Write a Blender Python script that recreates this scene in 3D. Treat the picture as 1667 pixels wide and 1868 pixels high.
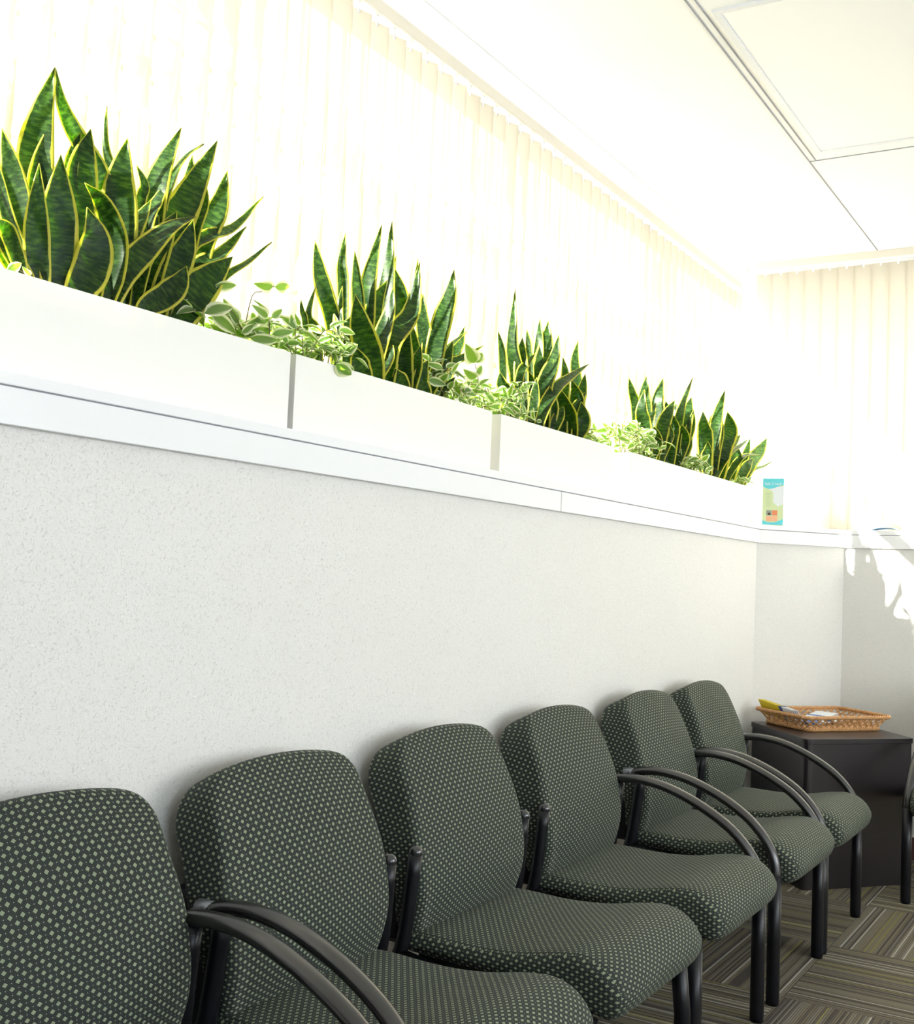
import bpy, bmesh, math, random
from mathutils import Vector, Matrix
random.seed(7)
for o in list(bpy.data.objects): bpy.data.objects.remove(o)
SC=bpy.context.scene; COL=SC.collection
# ------------------------------------------------------------------ camera
F_PX=2100.0; YAW,PITCH,ROLL=0.54329074,0.05431789,0.04253563; CAM=Vector((0,0,1.2))
fw=Vector((-math.sin(YAW)*math.cos(PITCH),math.cos(YAW)*math.cos(PITCH),math.sin(PITCH)))
rt=Vector((math.cos(YAW),math.sin(YAW),0)); up=rt.cross(fw)
rt,up=rt*math.cos(ROLL)+up*math.sin(ROLL),-rt*math.sin(ROLL)+up*math.cos(ROLL)
cd=bpy.data.cameras.new('camera'); cam=bpy.data.objects.new('camera',cd); COL.objects.link(cam)
cam.matrix_world=Matrix(((rt.x,up.x,-fw.x,CAM.x),(rt.y,up.y,-fw.y,CAM.y),(rt.z,up.z,-fw.z,CAM.z),(0,0,0,1)))
cd.sensor_fit='HORIZONTAL'; cd.sensor_width=36; cd.lens=36*F_PX/1667; cd.clip_start=.05
SC.camera=cam
def at(px,py,x):
    """point of the plane X=x that stands at this place of the photograph"""
    d=rt*((px-833.5)/F_PX)-up*((py-934)/F_PX)+fw
    return CAM+d*((x-CAM.x)/d.x)
# ------------------------------------------------------------------ light
W=bpy.data.worlds.new('world'); SC.world=W; W.use_nodes=True
W.node_tree.nodes['Background'].inputs[0].default_value=(.93,.97,1,1)
W.node_tree.nodes['Background'].inputs[1].default_value=3.7
sd=bpy.data.lights.new('sun','SUN'); sd.energy=42; sd.angle=.012; sd.color=(1,.95,.84)
sun=bpy.data.objects.new('sun',sd); COL.objects.link(sun)
SUN_DIR=Vector((.50,1,-.47)).normalized()
sun.rotation_euler=SUN_DIR.to_track_quat('-Z','Y').to_euler()
def area(name,loc,rot,sx,sy,power,color):
    l=bpy.data.lights.new(name,'AREA'); l.shape='RECTANGLE'; l.size=sx; l.size_y=sy; l.energy=power; l.color=color
    o=bpy.data.objects.new(name,l); COL.objects.link(o); o.location=loc; o.rotation_euler=rot; return o
area('daylight_right_window',(3.55,2.9,1.65),(0,math.radians(90),0),1.5,3.3,62,(.95,.97,1))
area('daylight_near_window',(3.55,-.9,1.65),(0,math.radians(90),0),1.5,2.2,34,(.60,.77,1))
vs=SC.view_settings; SC.display_settings.display_device='sRGB'
vs.view_transform='Standard'; vs.look='None'; vs.gamma=1; vs.use_curve_mapping=False; vs.exposure=.35
# ------------------------------------------------------------------ materials
def mat(name,col,rough=.5,**k):
    m=bpy.data.materials.new(name); m.use_nodes=True; b=m.node_tree.nodes['Principled BSDF']
    b.inputs['Base Color'].default_value=(*col,1); b.inputs['Roughness'].default_value=rough
    for a,v in k.items(): b.inputs[a.replace('_',' ')].default_value=v
    return m
class NT:
    def __init__(s,m): s.t=m.node_tree; s.b=s.t.nodes.get('Principled BSDF')
    def n(s,k,**kw):
        x=s.t.nodes.new('ShaderNode'+k)
        for a,v in kw.items(): setattr(x,a,v)
        return x
    def l(s,a,b): s.t.links.new(a,b)
    def v(s,x):  return x
    def set(s,sock,x):
        if isinstance(x,(int,float)): sock.default_value=x
        elif isinstance(x,tuple): sock.default_value=x
        else: s.l(x,sock)
    def m(s,op,a,b=0,c=None):
        x=s.n('Math',operation=op); s.set(x.inputs[0],a); s.set(x.inputs[1],b)
        if c is not None: s.set(x.inputs[2],c)
        return x.outputs[0]
    def mix(s,f,a,b):
        x=s.n('Mix',data_type='RGBA'); s.set(x.inputs[0],f); s.set(x.inputs[6],a); s.set(x.inputs[7],b); return x.outputs[2]
    def noise(s,vec,scale,detail=2,rough=.5):
        x=s.n('TexNoise'); x.inputs['Scale'].default_value=scale; x.inputs['Detail'].default_value=detail; x.inputs['Roughness'].default_value=rough
        if vec is not None: s.l(vec,x.inputs['Vector'])
        return x.outputs['Fac']
    def map(s,vec,rot=(0,0,0),scale=(1,1,1),loc=(0,0,0)):
        x=s.n('Mapping'); s.l(vec,x.inputs[0]); x.inputs['Rotation'].default_value=rot; x.inputs['Scale'].default_value=scale; x.inputs['Location'].default_value=loc; return x.outputs[0]
    def ramp(s,x,a,b): # smoothstep
        y=s.n('MapRange',interpolation_type='SMOOTHSTEP'); s.set(y.inputs[0],x); s.set(y.inputs[1],a); s.set(y.inputs[2],b); return y.outputs[0]
    def bump(s,h,strength,dist=.001):
        x=s.n('Bump'); x.inputs['Strength'].default_value=strength; x.inputs['Distance'].default_value=dist; s.l(h,x.inputs['Height']); s.l(x.outputs[0],s.b.inputs['Normal'])

# wallpaper: pale paper with short fibres lying in every direction
M_WALL=mat('fibre_wallpaper',(.74,.72,.68),.6); T=NT(M_WALL)
obj_=T.n('TexCoord').outputs['Object']
streak=None; light=None
for i in range(6):
    a=math.radians(30*i+8)
    v=T.map(T.map(obj_,rot=(a,a*.6,0)),scale=(170,85,560),loc=(i*3.1,i*1.7,i*5.3))
    nz=T.noise(v,1,1.5,.5)
    d=T.ramp(nz,.66,.74); g=T.ramp(nz,.34,.27)
    streak=d if streak is None else T.m('MAXIMUM',streak,d)
    light=g if light is None else T.m('MAXIMUM',light,g)
big=T.noise(obj_,7,3)
c=T.mix(T.m('MULTIPLY',streak,.42),(.765,.75,.715,1),(.54,.52,.49,1))
c=T.mix(T.m('MULTIPLY',light,.5),c,(.88,.875,.85,1))
c=T.mix(T.m('MULTIPLY',big,.12),c,(.60,.58,.54,1))
T.l(c,T.b.inputs['Base Color']); T.bump(T.m('SUBTRACT',light,streak),.5,.0015)
# carpet tiles, 0.6 m, ribs quarter-turned from tile to tile
M_CARPET=mat('striped_carpet_tiles',(.2,.19,.17),.95,Specular_IOR_Level=.15); T=NT(M_CARPET)
sx=T.n('SeparateXYZ'); T.l(T.n('TexCoord').outputs['Object'],sx.inputs[0])
X,Y=sx.outputs[0],sx.outputs[1]
ux=T.m('DIVIDE',T.m('ADD',X,.916+60),.6); uy=T.m('DIVIDE',T.m('ADD',Y,-3.488+60),.6)
par=T.m('MODULO',T.m('ADD',T.m('FLOOR',ux),T.m('FLOOR',uy)),2)   # 0: ribs along X
rc=T.n('Mix',data_type='FLOAT'); T.l(par,rc.inputs[0]); T.l(Y,rc.inputs[2]); T.l(X,rc.inputs[3]); r=rc.outputs[0]
ra=T.n('Mix',data_type='FLOAT'); T.l(par,ra.inputs[0]); T.l(X,ra.inputs[2]); T.l(Y,ra.inputs[3]); al=ra.outputs[0]
cell=T.m('FLOOR',T.m('MULTIPLY',r,145)); tid=T.m('ADD',T.m('MULTIPLY',T.m('FLOOR',ux),17.3),T.m('MULTIPLY',T.m('FLOOR',uy),7.7))
wn=T.n('TexWhiteNoise',noise_dimensions='2D'); cx=T.n('CombineXYZ'); T.l(cell,cx.inputs[0]); T.l(tid,cx.inputs[1]); T.l(cx.outputs[0],wn.inputs['Vector'])
cr=T.n('ValToRGB'); cr.color_ramp.interpolation='CONSTANT'; T.l(wn.outputs['Value'],cr.inputs[0])
els=[(0,(.045,.040,.042)),(.20,(.20,.17,.115)),(.42,(.15,.125,.085)),(.60,(.19,.175,.145)),(.76,(.085,.072,.068)),(.85,(.26,.235,.07)),(.93,(.46,.43,.36))]
while len(cr.color_ramp.elements)<len(els): cr.color_ramp.elements.new(.5)
for e,(p,cc) in zip(cr.color_ramp.elements,els): e.position=p; e.color=(*cc,1)
fib=T.n('TexNoise'); cv=T.n('CombineXYZ'); T.l(T.m('MULTIPLY',r,900),cv.inputs[0]); T.l(T.m('MULTIPLY',al,300),cv.inputs[1]); T.l(cv.outputs[0],fib.inputs['Vector']); fib.inputs['Scale'].default_value=1; fib.inputs['Detail'].default_value=1
c=T.mix(T.ramp(fib.outputs['Fac'],.35,.7),cr.outputs[0],T.mix(.5,cr.outputs[0],(.22,.195,.14,1)))
fr=T.m('FRACT',T.m('MULTIPLY',r,145)); rib=T.m('SINE',T.m('MULTIPLY',fr,math.pi))
c=T.mix(T.m('MULTIPLY',T.m('SUBTRACT',1,rib),.45),c,(.03,.028,.026,1))
ex=T.m('ABSOLUTE',T.m('SUBTRACT',T.m('FRACT',ux),.5)); ey=T.m('ABSOLUTE',T.m('SUBTRACT',T.m('FRACT',uy),.5))
seam=T.ramp(T.m('MAXIMUM',ex,ey),.4955,.4985)
c=T.mix(T.m('MULTIPLY',seam,.6),c,(.04,.04,.04,1)); T.l(c,T.b.inputs['Base Color'])
T.bump(T.m('ADD',rib,fib.outputs['Fac']),.6,.002)
# chair fabric: sage diamonds on dark green grey with fine hexagon lines
M_FAB=mat('diamond_fabric',(.05,.06,.055),.75,Sheen_Weight=.05,Sheen_Roughness=.35); T=NT(M_FAB)
M_FAB.node_tree.nodes['Principled BSDF'].inputs['Specular IOR Level'].default_value=.2
uvn=T.n('UVMap'); s2=T.n('SeparateXYZ'); T.l(uvn.outputs[0],s2.inputs[0])
U=T.m('DIVIDE',s2.outputs[0],.0211); V=T.m('DIVIDE',s2.outputs[1],.0142)
def cellabs(u,off): return T.m('ABSOLUTE',T.m('SUBTRACT',T.m('FRACT',T.m('ADD',u,off+50)),.5))
a0,b0=cellabs(U,0),cellabs(V,0); a1,b1=cellabs(U,.5),cellabs(V,.5)
d0=T.m('ADD',a0,b0); d1=T.m('ADD',a1,b1); dd=T.m('MINIMUM',d0,d1)
dia=T.ramp(dd,.242,.208)
hexl=T.m('SUBTRACT',T.ramp(dd,.33,.36),T.ramp(dd,.39,.42))
h2=T.m('SUBTRACT',T.ramp(dd,.455,.475),T.ramp(dd,.49,.5))
# small pale specks half way between diamonds
e0,f0=cellabs(U,.5),cellabs(V,0); e1,f1=cellabs(U,0),cellabs(V,.5)
sp=T.m('MINIMUM',T.m('ADD',e0,f0),T.m('ADD',e1,f1)); spk=T.ramp(sp,.07,.045)
thr=T.noise(T.map(uvn.outputs[0],scale=(1400,500,1)),1,1)
c=T.mix(hexl,(.010,.013,.012,1),(.050,.058,.050,1)); c=T.mix(T.m('MULTIPLY',h2,.5),c,(.06,.07,.065,1))
c=T.mix(spk,c,(.26,.28,.24,1)); c=T.mix(dia,c,T.mix(thr,(.16,.195,.13,1),(.29,.325,.22,1)))
T.l(c,T.b.inputs['Base Color']); T.bump(T.m('ADD',T.m('MULTIPLY',thr,.5),dia),.5,.0006)
M_METAL=mat('black_powder_coat',(.005,.005,.007),.34,Specular_IOR_Level=.32); M_ARM=mat('black_arm_plastic',(.010,.009,.010),.27,Specular_IOR_Level=.9)
M_BALL=mat('black_gloss_cap',(.02,.02,.022),.12); M_BALL.node_tree.nodes['Principled BSDF'].inputs['Coat Weight'].default_value=.6
M_SLEEVE=mat('grey_sleeve',(.25,.26,.28),.35,Metallic=.6)
M_TRIM=mat('white_painted_trim',(.82,.82,.83),.32)
M_CEIL=mat('white_ceiling',(.88,.88,.88),.8); T=NT(M_CEIL); T.bump(T.noise(T.n('TexCoord').outputs['Object'],180,3),.25,.002)
M_GRID=mat('grey_shadow_gap',(.30,.30,.33),.7)
M_SOIL=mat('dark_soil',(.05,.03,.02),.95); T=NT(M_SOIL); nz=T.noise(T.n('TexCoord').outputs['Object'],120,4); T.l(T.mix(nz,(.02,.012,.008,1),(.13,.08,.05,1)),T.b.inputs['Base Color']); T.bump(nz,.9,.01)
M_TABLE=mat('espresso_laminate',(.028,.018,.018),.33); T=NT(M_TABLE); nz=T.noise(T.map(T.n('TexCoord').outputs['Object'],scale=(6,6,160)),1,3); T.l(T.mix(nz,(.009,.007,.009,1),(.018,.012,.013,1)),T.b.inputs['Base Color'])
M_WICK=mat('honey_wicker',(.45,.22,.08),.45); T=NT(M_WICK); nz=T.noise(T.n('TexCoord').outputs['Object'],90,3); T.l(T.mix(nz,(.36,.15,.045,1),(.78,.45,.19,1)),T.b.inputs['Base Color']); T.bump(nz,.4,.001)
M_BASE=mat('brown_rubber_base',(.09,.035,.025),.6)
M_FRAME=mat('window_frame_white',(.75,.75,.75),.4)
def mixshader(name,col,tcol,fac,rough=.6,gloss=0):
    m=bpy.data.materials.new(name); m.use_nodes=True; t=m.node_tree; b=t.nodes['Principled BSDF']; out=t.nodes['Material Output']
    b.inputs['Base Color'].default_value=(*col,1); b.inputs['Roughness'].default_value=rough
    tr=t.nodes.new('ShaderNodeBsdfTranslucent'); tr.inputs[0].default_value=(*tcol,1)
    mx=t.nodes.new('ShaderNodeMixShader'); mx.inputs[0].default_value=fac
    t.links.new(b.outputs[0],mx.inputs[1]); t.links.new(tr.outputs[0],mx.inputs[2]); t.links.new(mx.outputs[0],out.inputs[0])
    return m,tr
M_PLANT,_=mixshader('white_planter_plastic',(.93,.92,.88),(1,.93,.72),.13,.42)
M_VANE,_=mixshader('cream_vane_fabric',(.84,.79,.70),(.90,.84,.73),.5,.8)
M_GLASS=bpy.data.materials.new('clear_glass'); M_GLASS.use_nodes=True; t=M_GLASS.node_tree
tp=t.nodes.new('ShaderNodeBsdfTransparent'); tp.inputs[0].default_value=(.95,.97,.96,1); gl=t.nodes.new('ShaderNodeBsdfGlossy'); gl.inputs['Roughness'].default_value=.02
mx=t.nodes.new('ShaderNodeMixShader'); mx.inputs[0].default_value=.05
t.links.new(tp.outputs[0],mx.inputs[1]); t.links.new(gl.outputs[0],mx.inputs[2]); t.links.new(mx.outputs[0],t.nodes['Material Output'].inputs[0])
# snake plant leaf: u = 0..1 across, v = metres along
M_SNAKE,tr=mixshader('snake_plant_leaf',(.05,.12,.03),(.2,.4,.02),.5,.36); T=NT(M_SNAKE)
s3=T.n('SeparateXYZ'); T.l(T.n('UVMap').outputs[0],s3.inputs[0]); u,v=s3.outputs[0],s3.outputs[1]
edge=T.m('ABSOLUTE',T.m('SUBTRACT',u,.5))
cv=T.n('CombineXYZ'); T.l(T.m('MULTIPLY',u,1.6),cv.inputs[0]); T.l(T.m('MULTIPLY',v,95),cv.inputs[1])
T.l(T.n('ObjectInfo').outputs['Random'],cv.inputs[2])
band=T.noise(cv.outputs[0],1.6,4,.65)
cw=T.n('CombineXYZ'); T.l(T.m('MULTIPLY',u,1),cw.inputs[0]); T.l(T.m('MULTIPLY',v,14),cw.inputs[1])
wob=T.noise(cw.outputs[0],2,2)
yel=T.ramp(T.m('ADD',edge,T.m('MULTIPLY',T.m('SUBTRACT',wob,.5),.10)),.40,.425)
g=T.mix(T.ramp(band,.42,.72),(.012,.030,.010,1),(.055,.11,.025,1))
c=T.mix(yel,g,(.60,.55,.07,1)); T.l(c,T.b.inputs['Base Color']); T.b.inputs['Specular IOR Level'].default_value=.3
T.l(T.mix(yel,T.mix(T.ramp(band,.40,.66),(.12,.27,.01,1),(.36,.62,.03,1)),(.85,.85,.08,1)),tr.inputs[0])
# trailing vine leaf
M_VINE,tr=mixshader('variegated_vine_leaf',(.1,.2,.05),(.3,.6,.05),.45,.4); T=NT(M_VINE)
s3=T.n('SeparateXYZ'); T.l(T.n('UVMap').outputs[0],s3.inputs[0]); u,v=s3.outputs[0],s3.outputs[1]
cv=T.n('CombineXYZ'); T.l(T.m('MULTIPLY',u,7),cv.inputs[0]); T.l(T.m('MULTIPLY',v,30),cv.inputs[1]); wob=T.noise(cv.outputs[0],1,2)
edge=T.m('ABSOLUTE',T.m('SUBTRACT',u,.5))
wh=T.ramp(T.m('ADD',edge,T.m('MULTIPLY',T.m('SUBTRACT',wob,.5),.35)),.26,.37)
T.l(T.mix(wh,(.11,.19,.05,1),(.72,.76,.50,1)),T.b.inputs['Base Color']); T.l(T.mix(wh,(.30,.58,.03,1),(.90,.93,.55,1)),tr.inputs[0])
M_STEM=mat('green_brown_stem',(.16,.14,.06),.6)
# ------------------------------------------------------------------ mesh helpers
def tagp(o,label=None,cat=None,group=None,kind=None):
    if label: o['label']=label
    if cat: o['category']=cat
    if group: o['group']=group
    if kind: o['kind']=kind
    return o
def empty(name,loc=(0,0,0),rz=0):
    o=bpy.data.objects.new(name,None); o.empty_display_size=.1; COL.objects.link(o); o.location=loc; o.rotation_euler=(0,0,rz); return o
class MB:
    def __init__(s): s.v=[]; s.f=[]; s.uv=[]; s.sm=[]; s.mi=[]
    def add(s,vs,fs,uvs=None,smooth=True,mi=0):
        b=len(s.v); s.v+= [tuple(x) for x in vs]
        for i,f in enumerate(fs):
            s.f.append([b+k for k in f]); s.sm.append(smooth); s.mi.append(mi)
            s.uv.append(uvs[i] if uvs else [(0,0)]*len(f))
        return s
    def box(s,x0,x1,y0,y1,z0,z1,mi=0):
        v=[(x,y,z) for z in(z0,z1) for y in(y0,y1) for x in(x0,x1)]
        return s.add(v,[(0,2,3,1),(4,5,7,6),(0,1,5,4),(2,6,7,3),(0,4,6,2),(1,3,7,5)],smooth=False,mi=mi)
    def prism(s,poly,z0,z1,mi=0):
        n=len(poly); v=[(p[0],p[1],z0) for p in poly]+[(p[0],p[1],z1) for p in poly]
        fs=[tuple(range(n-1,-1,-1)),tuple(range(n,2*n))]+[(i,(i+1)%n,n+(i+1)%n,n+i) for i in range(n)]
        return s.add(v,fs,smooth=False,mi=mi)
    def tube(s,pts,r,n=12,ry=None,cap=True,upv=Vector((0,0,1)),mi=0):
        """swept tube; r may be a list; ry = half height along the up side when not round"""
        pts=[Vector(p) for p in pts]; m=len(pts); vs=[]; prev=None
        for i,p in enumerate(pts):
            t=(pts[min(i+1,m-1)]-pts[max(i-1,0)]).normalized()
            if prev is None:
                a=upv if abs(t.dot(upv))<.95 else Vector((1,0,0))
                sd=t.cross(a).normalized()
            else: sd=(prev-t*prev.dot(t)).normalized()
            prev=sd; nn=sd.cross(t)
            rr=r[i] if isinstance(r,(list,tuple)) else r; r2=ry if ry else rr
            if isinstance(ry,(list,tuple)): r2=ry[i]
            for k in range(n):
                a=2*math.pi*k/n; vs.append(p+sd*(rr*math.cos(a))+nn*(r2*math.sin(a)))
        fs=[(i*n+k,i*n+(k+1)%n,(i+1)*n+(k+1)%n,(i+1)*n+k) for i in range(m-1) for k in range(n)]
        if cap: fs+=[tuple(range(n-1,-1,-1)),tuple(range((m-1)*n,m*n))]
        return s.add(vs,fs,mi=mi)
    def sphere(s,c,r,n=14,m=9,sz=1):
        c=Vector(c); vs=[c+Vector((0,0,r*sz))]
        for i in range(1,m):
            a=math.pi*i/m
            for k in range(n): b=2*math.pi*k/n; vs.append(c+Vector((r*math.sin(a)*math.cos(b),r*math.sin(a)*math.sin(b),r*sz*math.cos(a))))
        vs.append(c-Vector((0,0,r*sz))); L=len(vs)-1; fs=[(0,1+k,1+(k+1)%n) for k in range(n)]
        for i in range(m-2): fs+=[(1+i*n+k,1+(i+1)*n+k,1+(i+1)*n+(k+1)%n,1+i*n+(k+1)%n) for k in range(n)]
        fs+=[(L,1+(m-2)*n+(k+1)%n,1+(m-2)*n+k) for k in range(n)]
        return s.add(vs,fs)
    def build(s,name,mats,parent=None,bevel=0,seg=2):
        me=bpy.data.meshes.new(name); me.from_pydata(s.v,[],s.f)
        ul=me.uv_layers.new(name='UVMap'); li=0
        for p,u,sm,mi in zip(me.polygons,s.uv,s.sm,s.mi):
            p.use_smooth=sm; p.material_index=mi
            for k in range(len(u)): ul.data[li].uv=u[k]; li+=1
        for m in (mats if isinstance(mats,list) else [mats]): me.materials.append(m)
        me.validate(); me.update()
        o=bpy.data.objects.new(name,me); COL.objects.link(o)
        if parent: o.parent=parent
        if bevel:
            b=o.modifiers.new('bevel','BEVEL'); b.width=bevel; b.segments=seg; b.limit_method='ANGLE'; b.angle_limit=math.radians(40)
        return o
def struct(o): o['kind']='structure'; return o
def spline(pts,n):
    """Catmull-Rom through points"""
    P=[Vector(p) for p in pts]; P=[P[0]*2-P[1]]+P+[P[-1]*2-P[-2]]; out=[]; m=len(P)-3
    for i in range(n):
        t=i/(n-1)*m; k=min(int(t),m-1); t-=k; a,b,c,d=P[k:k+4]
        out.append(.5*((2*b)+(c-a)*t+(2*a-5*b+4*c-d)*t*t+(3*b-a-3*c+d)*t**3))
    return out
# ------------------------------------------------------------------ room
ZC=2.905; XW=-1.55; XG=-1.95; YG=6.02
CH0=(-1.55,5.24); CH1=(-1.245,5.624)
XR,YB=3.6,-2.5
struct(MB().box(-2.1,3.75,-2.65,6.2,-.1,0).build('floor',M_CARPET))
struct(MB().box(-2.1,3.75,-2.65,6.2,ZC,ZC+.12).build('ceiling',M_CEIL))
# low walls (solid below the ledges)
struct(MB().box(-2.1,XW,-2.5,CH0[1],0,1.489-.022).build('wall_left',M_WALL))
struct(MB().prism([(CH0[0],CH0[1]),(CH1[0],CH1[1]),(CH1[0],6.15),(-2.1,6.15),(-2.1,CH0[1])],0,1.467).build('wall_corner',M_WALL))
struct(MB().box(CH1[0],XR,CH1[1],6.15,0,1.467).build('wall_far',M_WALL))
# ledge boards: cap and fascia, standing 6 mm proud of the wallpaper
def offs(d): # front line of ledge at offset d into the room
    # offset polyline left wall -> chamfer -> far wall
    n1=Vector((1,0)); n2=Vector((.783,-.622)); n3=Vector((0,-1))
    def inter(p,n,q,m):
        # point with n.(x-p)=d, m.(x-q)=d
        a=n.dot(Vector(p))+d; b=m.dot(Vector(q))+d; det=n.x*m.y-n.y*m.x
        return ((a*m.y-b*n.y)/det,(n.x*b-m.x*a)/det)
    return inter(CH0,n1,CH0,n2),inter(CH1,n2,CH1,n3)
def ledge(d0,d1,z0,z1,y0):
    a0,b0=offs(d0); a1,b1=offs(d1)
    return [(XW+d1,y0),(a1),(b1),(XR,CH1[1]-d1),(XR,CH1[1]-d0),(b0),(a0),(XW+d0,y0)]
def strip(name,d0,d1,z0,z1,m,y0=-2.5):
    P=ledge(d0,d1,z0,z1,y0); mb=MB()
    for i in range(3): mb.prism([P[i],P[7-i],P[6-i],P[i+1]][::-1],z0,z1)
    return struct(mb.build(name,m,bevel=.0012))
strip('trim_1',.001,.016,1.405,1.4645,M_TRIM)
strip('trim_2',.0,.011,1.4645,1.4675,M_GRID)
# cap: solid board back to the glass
a,b=offs(.0145)
struct(MB().prism([(-1.97,-2.5),(XW+.0145,-2.5),a,b,(XR,CH1[1]-.0145),(XR,6.05),(-1.97,6.05)],1.4675,1.489).build('trim_3',M_TRIM,bevel=.002))
# fascia board joint
struct(MB().box(XW+.0155,XW+.0165,3.148,3.1505,1.405,1.4645).build('trim_4',M_GRID))
# baseboards
struct(MB().box(XW,XW+.008,-2.5,CH0[1],0,.10).build('baseboard_left',M_BASE))
struct(MB().box(CH1[0],XR,CH1[1]-.008,CH1[1],0,.10).build('baseboard_far',M_BASE))
# window heads, side walls
struct(MB().box(-2.1,-1.87,-2.5,6.02,2.87,ZC).build('wall_left_head',M_CEIL))
struct(MB().box(-1.87,XR,6.0,6.15,2.87,ZC).build('wall_far_head',M_CEIL))
struct(MB().box(-2.1,-1.95,-2.5,-1.2,1.489,2.87).build('wall_left_pier',M_WALL))
struct(MB().box(-2.02,-1.93,5.93,6.05,1.489,2.87).build('wall_corner_post',M_CEIL))
# back wall and right wall with window openings
struct(MB().box(-2.1,3.75,-2.65,-2.5,0,ZC).build('wall_back',mat('tan_back_wall',(.32,.28,.23),.8)))
mb=MB(); mb.box(3.6,3.75,-2.5,6.15,0,.85); mb.box(3.6,3.75,-2.5,6.15,2.45,ZC); mb.box(3.6,3.75,-2.5,-2.1,.85,2.45); mb.box(3.6,3.75,.3,1.1,.85,2.45); mb.box(3.6,3.75,4.7,6.15,.85,2.45)
struct(mb.build('wall_right',M_CEIL))
def window(name,axis,c,a0,a1,z0,z1,nm,transoms):
    """glazed window in plane x=c (axis 0) or y=c (axis 1) spanning a0..a1"""
    r=struct(empty(name,(c,(a0+a1)/2,z0) if axis==0 else ((a0+a1)/2,c,z0))); mb=MB(); g=MB(); L=r.location
    def bx(m,p0,p1,q0,q1,t):
        if axis==0: m.box(-t,t,p0-L.y,p1-L.y,q0-L.z,q1-L.z)
        else: m.box(p0-L.x,p1-L.x,-t,t,q0-L.z,q1-L.z)
    w=.03
    for i in range(nm+1):
        p=a0+(a1-a0)*i/nm; p=min(max(p,a0+w),a1-w); bx(mb,p-w,p+w,z0,z1,.03)
    for z in [z0+w,z1-w]+transoms: bx(mb,a0,a1,z-w,z+w,.029)
    bx(g,a0,a1,z0,z1,.003)
    mb.build('window_frame',M_FRAME,r,bevel=.003); g.build('glass_pane',M_GLASS,r); return r
window('window_1',0,-1.99,-1.2,5.95,1.489,2.87,5,[2.36])
window('window_2',1,6.05,-1.93,3.6,1.489,2.87,4,[])
window('window_3',0,3.68,1.1,4.7,.85,2.45,3,[])
window('window_4',0,3.68,-2.1,.3,.85,2.45,2,[])
# ceiling grid gaps round the flush fixture
def gap(name,x0,x1,y0,y1): struct(MB().box(x0,x1,y0,y1,ZC-.003,ZC+.001).build(name,M_GRID))
gap('trim_5',-1.181,-1.177,-2.4,5.9)
gap('trim_6',-1.177,3.5,4.553,4.556)
gap('trim_7',-1.155,-1.152,-2.4,4.55)
# fluorescent fixture set in the ceiling
lt=empty('ceiling_light',(-.82,3.84,ZC)); tagp(lt,'flush rectangular ceiling light panel in the white ceiling, upper right','ceiling light')
mb=MB()
for x0,x1,y0,y1 in((-.31,-.29,-.63,.63),(.29,.31,-.63,.63),(-.29,.29,-.63,-.61),(-.29,.29,.61,.63)): mb.box(x0,x1,y0,y1,-.008,0)
mb.build('frame',mat('grey_fixture_frame',(.74,.75,.78),.5),lt)
MB().box(-.29,.29,-.61,.61,-.004,-.001).build('diffuser',mat('frosted_diffuser',(.9,.9,.9),.6),lt)
# ------------------------------------------------------------------ vertical blinds
def blind(name,label,origin,along,n,pitch,ztop,zbot,ang,seed):
    rnd=random.Random(seed); al=Vector(along); nr=Vector((-al.y,al.x,0)); r=empty(name,origin); tagp(r,label,'vertical blind')
    vm=MB(); hang=[]
    for k in range(n):
        c=al*((k+.5)*pitch); a=ang+rnd.uniform(-.02,.02); d=al*math.cos(a)+nr*math.sin(a); q=d.cross(Vector((0,0,1)))
        N=6; prev=[]
        vs=[];uv=[]
        for i in range(N+1):
            t=(i/N-.5); off=q*(.004*(1-(2*t)**2)); p=c+d*(t*.089)+off
            vs+= [(p.x,p.y,zbot+rnd.uniform(0,.0)),(p.x,p.y,ztop)]
        fs=[(2*i,2*i+2,2*i+3,2*i+1) for i in range(N)]
        vm.add(vs,fs)
        hang.append((c.x,c.y))
    v=vm.build('vanes',M_VANE,r); so=v.modifiers.new('thick','SOLIDIFY'); so.thickness=.0006
    L=n*pitch; hb=MB(); e=al*L
    p=[nr*-.02,al*L+nr*-.02,al*L+nr*.02,nr*.02]
    hb.prism([(a.x,a.y) for a in p],ztop+.022,ztop+.062)
    hb.build('headrail',M_HEAD,r,bevel=.004); 
    h0=None
    for hx,hy in hang:
        if h0 is None: h=h0=MB().box(-.005,.005,-.005,.005,ztop-.012,ztop+.0225).build('hanger',M_TRIM,r)
        else: h=h0.copy(); COL.objects.link(h)
        h.location=(hx,hy,0)
    return r
M_HEAD=mat('cream_headrail',(.72,.66,.56),.45)
PL=.0853
blind('vertical_blind','long cream vertical blind on the left window behind the white planters',(-1.85,.94-18*PL,0),(0,1,0),75,PL,2.715,1.50,-math.atan(.5)+.03,3)
blind('vertical_blind','cream vertical blind on the far window at the right',(-1.79,5.93,0),(1,0,0),62,.083,2.845,1.50,math.radians(10),4)
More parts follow.
